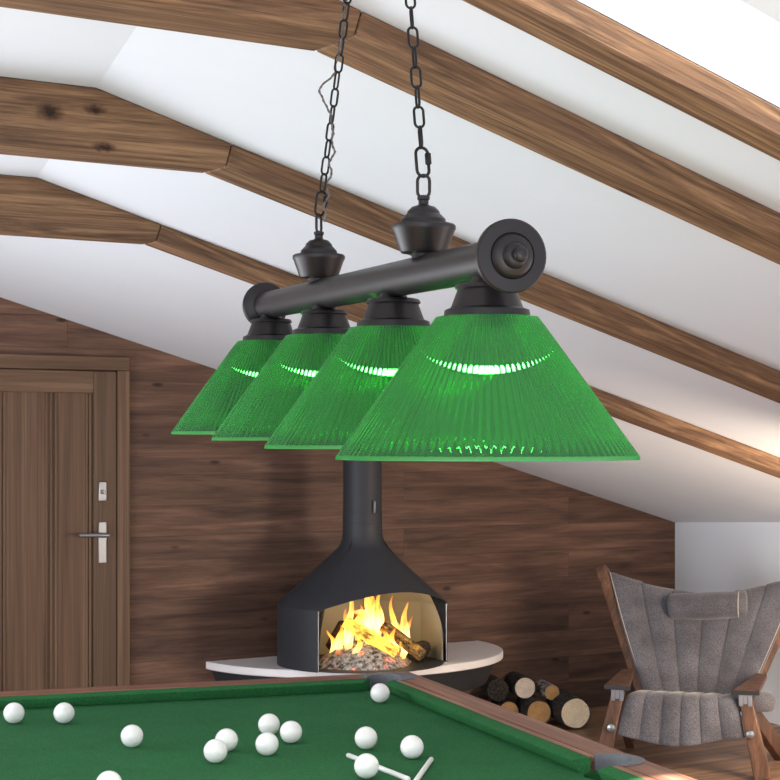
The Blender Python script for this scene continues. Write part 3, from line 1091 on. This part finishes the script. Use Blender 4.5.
def floorlog(u, v, r, z, du, ln, bark, cut, lab, lift=0):
    Y = (HC - z) * F / (v - HZ)
    a = P(u, v, Y)
    d = Vector((du, 1, 0)).normalized()
    log('firewood_log', a, a + d * ln, r, bark, cut, lab, 'log', fg, lumps=.08)
    return a


floorlog(575.5, 713.5, .091, .095, -.18, .34, M['bark'], M['cut_pale'], 'largest firewood log with a pale round cut end, lowest and farthest right of its heap')
floorlog(539, 713, .075, .079, -.18, .28, M['bark'], M['cut_tan'], 'tan-ended firewood log low in the heap, next to the largest pale-ended log')
floorlog(525, 688, .065, .212, -.18, .25, M['bark'], M['cut_grey'], 'grey-ended firewood log on top of the heap')
floorlog(508.5, 712, .064, .068, -.18, .24, M['bark'], M['cut_tan'], 'dark firewood log at floor level below the grey-ended log')
floorlog(483.5, 712, .066, .070, -.18, .22, M['bark'], M['bark'], 'dark firewood log at floor level under the end of the white shelf')
floorlog(498, 690, .066, .198, -.18, .22, M['bark'], M['bark'], 'blackened firewood log in the upper row, left of the grey-ended log')
floorlog(552, 692.5, .045, .188, -.18, .24, M['birch'], M['cut_tan'], 'thin pale birch firewood log lying in the dip between two thicker logs')

# ------------------------------------------------------------------ armchair
CA = math.radians(-16.4)
cc = Vector((1.575, 8.92, 0))
ac = thing('lounge_armchair', 'low wooden lounge chair with channelled grey suede sling and head roll', 'armchair', loc=cc, rotz=CA)
cinv = Matrix.Translation(cc) @ Matrix.Rotation(CA, 4, 'Z')
cinv.invert()


def CL(u, v, Y):
    return cinv @ P(u, v, Y)


NCH = 6


def back_pt(a, t):                       # a -1..1, t 0..1
    wid = .245 + .275 * t ** .9
    x = a * wid + .012
    y = .20 + .34 * t + .055 * (1 - a * a) * (.4 + .6 * t) - .02 * math.sin(PI * t)
    top = .60 - .115 * (1 - abs(a) ** 1.7) * 1.0
    z = .275 + (top + .06) * t
    f_ = (a + 1) / 2 * NCH
    puff = abs(math.sin(PI * f_)) ** .6
    y -= .030 * puff
    # folds near the top corners
    y -= .010 * math.sin(7 * a + 5 * t) * t
    return Vector((x, y, z))


def sheet(name, fn, na, nt_, thick, mat, par):
    mb = MB()
    g = [[fn(-1 + 2 * i / na, j / nt_) for i in range(na + 1)] for j in range(nt_ + 1)]
    vs = [[mb.bm.verts.new(p_) for p_ in r] for r in g]
    for j in range(nt_):
        for i in range(na):
            mb.bm.faces.new((vs[j][i], vs[j][i + 1], vs[j + 1][i + 1], vs[j + 1][i]))
    o = mb.build(name, mat, par, smooth=180)
    s_ = o.modifiers.new('solid', 'SOLIDIFY'); s_.thickness = thick; s_.offset = 0
    return o


backc = sheet('back_cushion', back_pt, 96, 40, .030, M['suede'], ac)
sm_ = MB()
for i in range(0, NCH + 1):
    a = -1 + 2 * i / NCH
    aa_ = max(-.995, min(.995, a))
    pts = [back_pt(aa_, j / 30) + Vector((0, -.0165, .0)) for j in range(0, 31)]
    sm_.tube(pts, .0032, 6)
sm_.build('piping', M['seam'], backc, smooth=60)


def seat_pt(a, t):
    # t: 0 at the back, .55 front edge, 1 hem
    f_ = (a + 1) / 2 * NCH
    puff = abs(math.sin(PI * f_)) ** .6
    x = a * (.262 + .05 * max(0, t - .5) * 2) - .012 * max(0, t - .5)
    if t < .55:
        q = t / .55
        y = .25 - .60 * q; z = .372 - .085 * (1 - q) ** 1.3 + .016 * puff
        ang = 0
    else:
        q = (t - .55) / .45
        th = min(q / .3, 1) * PI / 2
        y = -.35 - .035 * math.sin(th) - .022 * puff * math.sin(th) - .015 * max(0, q - .3) - .02 * max(0, q - .3) * math.sin(5.5 * a + 1)
        z = .372 - .035 * (1 - math.cos(th)) + .016 * puff * math.cos(th)
        hem = .155 + .03 * abs(a) + .018 * math.sin(4.2 * a + .9)
        z -= max(0, (q - .3) / .7) * (.165 + .028 * math.cos(2.6 * a + .35))
    return Vector((x, y, z))


seatc = sheet('seat_cushion', seat_pt, 96, 44, .026, M['suede'], ac)
# side roll at the viewer's right of the seat
mb = MB(); mb.lathe([(.001, -.11), (.03, -.108), (.046, -.095), (.05, -.07), (.05, .07), (.046, .095), (.03, .108), (.001, .11)], (.345, -.30, .365), (1, .25, 0), 24)
mb.build('side_roll', M['suede'], ac, smooth=60)
# head roll
hc = back_pt(.07, .93)
mb = MB()
mb.lathe([(.001, -.215), (.045, -.213), (.066, -.205), (.073, -.18), (.076, 0), (.073, .165), (.078, .180), (.078, .205), (.07, .213), (.045, .216), (.001, .217)], (hc.x - .005, hc.y - .085, hc.z - .015), (1, 0, .06), 32)
roll = mb.build('head_roll', M['suede'], ac, smooth=60)
mb = MB()
mb.tube([Vector((hc.x - .005, hc.y - .085, hc.z - .015)) + Vector((1, 0, .06)).normalized() * .172 + Vector((0, math.cos(q) * .076, math.sin(q) * .076)) for q in [2 * PI * i / 24 for i in range(24)]], .003, 6, closed=True)
mb.build('piping', M['seam'], roll, smooth=60)


def bar4(mb, a, b_, wa, wb, up):         # tapered plank, section (w,h)
    a, b_ = Vector(a), Vector(b_)
    d = (b_ - a).normalized(); up = Vector(up)
    sx2 = d.cross(up).normalized(); sy2 = sx2.cross(d).normalized()
    sq = lambda c_, w_: [c_ + sx2 * w_[0] * i + sy2 * w_[1] * j for i, j in ((-.5, -.5), (.5, -.5), (.5, .5), (-.5, .5))]
    mb.rings([sq(a, wa), sq(b_, wb)])


for sgn in (-1, 1):
    # flaring back post: broad board along the edge of the sling
    mb = MB()
    bar4(mb, (sgn * .275, .245, .26), (sgn * .56, .575, .955), (.05, .05), (.062, .09), (0, 1, 0))
    mb.build('back_post', M['chairw'], ac, bevel=.006)
    # front leg, splayed
    mb = MB()
    bar4(mb, (sgn * .315, -.385, .407), (sgn * .405, -.43, 0), (.062, .055), (.082, .06), (0, 1, 0))
    lg = mb.build('front_leg', M['chairw'], ac, bevel=.005)
    mb = MB()
    for fx_ in (-.022, 0, .022):
        mb.box(sgn * .318 + fx_ - .010, sgn * .318 + fx_ + .010, -.4245, -.4185, .360 + (.01 if fx_ == 0 else 0), .414)
    mb.box(sgn * .318 - .033, sgn * .318 + .033, -.425, -.36, .408, .415)
    br_ = mb.build('bracket', M['pocket'], lg, bevel=.0015)
    br_['label'] = 'dull grey fork bracket'
    mb = MB()
    mb.lathe([(.021, 0), (.022, .004), (.019, .010), (.010, .013), (.001, .014)], (sgn * .345, -.441, .225), (0, -1, 0), 24)
    mb.build('bolt', M['steel'], lg, smooth=40)['label'] = 'round steel bolt head'
    # arm: flat wedge board over the leg
    mb = MB()
    x0 = sgn * .30; x1 = sgn * .30
    lo_ = [(sgn * .255, -.43, .417), (sgn * .385, -.41, .417), (sgn * .385, .16, .420), (sgn * .325, .22, .420)]
    hi_ = [(x, y, z + .022) for x, y, z in lo_]
    mb.hexa(lo_, hi_)
    arm = mb.build('arm', M['chairw'], ac, bevel=.005)
    mb = MB()
    mb.hexa([(sgn * .25, -.4355, .416), (sgn * .386, -.4155, .416), (sgn * .386, -.412, .416), (sgn * .25, -.432, .416)],
            [(sgn * .25, -.4355, .438), (sgn * .386, -.4155, .438), (sgn * .386, -.412, .438), (sgn * .25, -.432, .438)])
    mb.build('arm_edge', M['metal'], arm)['label'] = 'dark metal edge strip'
    # rear strut from arm to floor behind
    mb = MB()
    bar4(mb, (sgn * .325, -.30, .33), (.455, .16, .03) if sgn > 0 else (-.36, .31, .03), (.045, .085), (.045, .095), (0, 0, 1))
    mb.build('rear_leg', M['chairw'], ac, bevel=.005)
mb = MB(); bar4(mb, (-.29, .27, .315), (.29, .27, .315), (.05, .04), (.05, .04), (0, 0, 1))
mb.build('seat_rail', M['chairw'], ac, bevel=.004)
mb = MB(); bar4(mb, (-.30, -.345, .345), (.30, -.345, .345), (.03, .03), (.03, .03), (0, 0, 1))
mb.build('front_rail', M['chairw'], ac, bevel=.004)

# ------------------------------------------------------------------ light
wd = bpy.data.worlds.new('World'); scn.world = wd; wd.use_nodes = True
nt = wd.node_tree
bg_ = nt.nodes['Background']
tc = nt.nodes.new('ShaderNodeTexCoord')
mp = nt.nodes.new('ShaderNodeMapping'); mp.inputs['Scale'].default_value = (3, 3, 12); nt.links.new(tc.outputs['Generated'], mp.inputs[0])
n_ = N(nt, 'ShaderNodeTexNoise', Scale=2.2, Detail=6); nt.links.new(mp.outputs[0], n_.inputs['Vector'])
r_ = ramp(nt, [(.35, (.80, .88, 1, 1)), (.6, (1, 1, 1, 1))], n_.outputs[0])
nt.links.new(r_.outputs[0], bg_.inputs['Color']); bg_.inputs['Strength'].default_value = 1.0


def area(name, loc, target, size, power, col=(1, 1, 1), sy=None):
    l = bpy.data.lights.new(name, 'AREA'); l.energy = power; l.color = col; l.size = size
    if sy: l.shape = 'RECTANGLE'; l.size_y = sy
    o = bpy.data.objects.new(name, l); link(o); o.location = loc
    o.rotation_euler = (Vector(target) - Vector(loc)).to_track_quat('-Z', 'Y').to_euler()
    return o


area('rear_fill_light', (-1.6, -1.2, 1.9), (0.2, 5, 1.5), 3.5, 22, (.89, .945, 1), 2.4)  # added soft fill from behind the camera; no window stands there
area('low_fill_light', (1.0, -1.8, .4), (1.0, 5.5, 2.6), 2.6, 92, (.88, .94, 1))  # extra upward fill near the floor, brightens ceiling and beam undersides
area('near_left_fill_light', (-1.9, 3.3, 1.3), (0, 3.2, 1.75), 0.9, 15, (.92, .96, 1), 1.2)  # added close to the lamp to lighten the left sides of its shades
area('near_right_fill_light', (1.7, 3.0, 1.3), (.1, 2.7, 1.75), .6, 6, (.95, .97, 1), 1.0)  # smaller added light for the right sides of the shades
area('left_fill_light', (-3.1, 5.2, .7), (2.0, 7.2, 1.55), 2.4, 92, (.89, .945, 1), 1.5)  # unseen source added at left to lift soffits, ceiling and back wall
area('side_window_light', (2.5, 7.2, .95), (1.6, 9.6, .4), .7, 46, (1, .80, .60))
sn = bpy.data.lights.new('sun', 'SUN'); sn.energy = 16; sn.angle = math.radians(2); sn.color = (1, .95, .86)
so_ = bpy.data.objects.new('sun', sn); link(so_)
so_.rotation_euler = Vector((NX * .28 + DX * .12, NY * .28 + DY * .12, -.95)).to_track_quat('-Z', 'Y').to_euler()
pl_ = bpy.data.lights.new('fire_glow', 'POINT'); pl_.energy = 4.5; pl_.color = (1, .72, .42); pl_.shadow_soft_size = .12
o = bpy.data.objects.new('fire_glow', pl_); link(o); o.location = FL(0, .06, .33)

# ------------------------------------------------------------------ camera
cam = bpy.data.cameras.new('camera'); co = bpy.data.objects.new('camera', cam); link(co)
co.location = (0, 0, HC); co.rotation_euler = (PI / 2, 0, 0)
cam.sensor_width = 36; cam.lens = F / 780 * 36; cam.shift_y = (HZ - 390) / 780
cam.clip_start = .05
scn.camera = co
vs = scn.view_settings
vs.view_transform = 'Standard'; vs.look = 'None'; vs.gamma = 1; vs.exposure = .35; vs.use_curve_mapping = False
scn.cycles.max_bounces = 14; scn.cycles.transparent_max_bounces = 24; scn.cycles.diffuse_bounces = 6
scn.cycles.use_denoising = True
scn.cycles.sample_clamp_indirect = 6
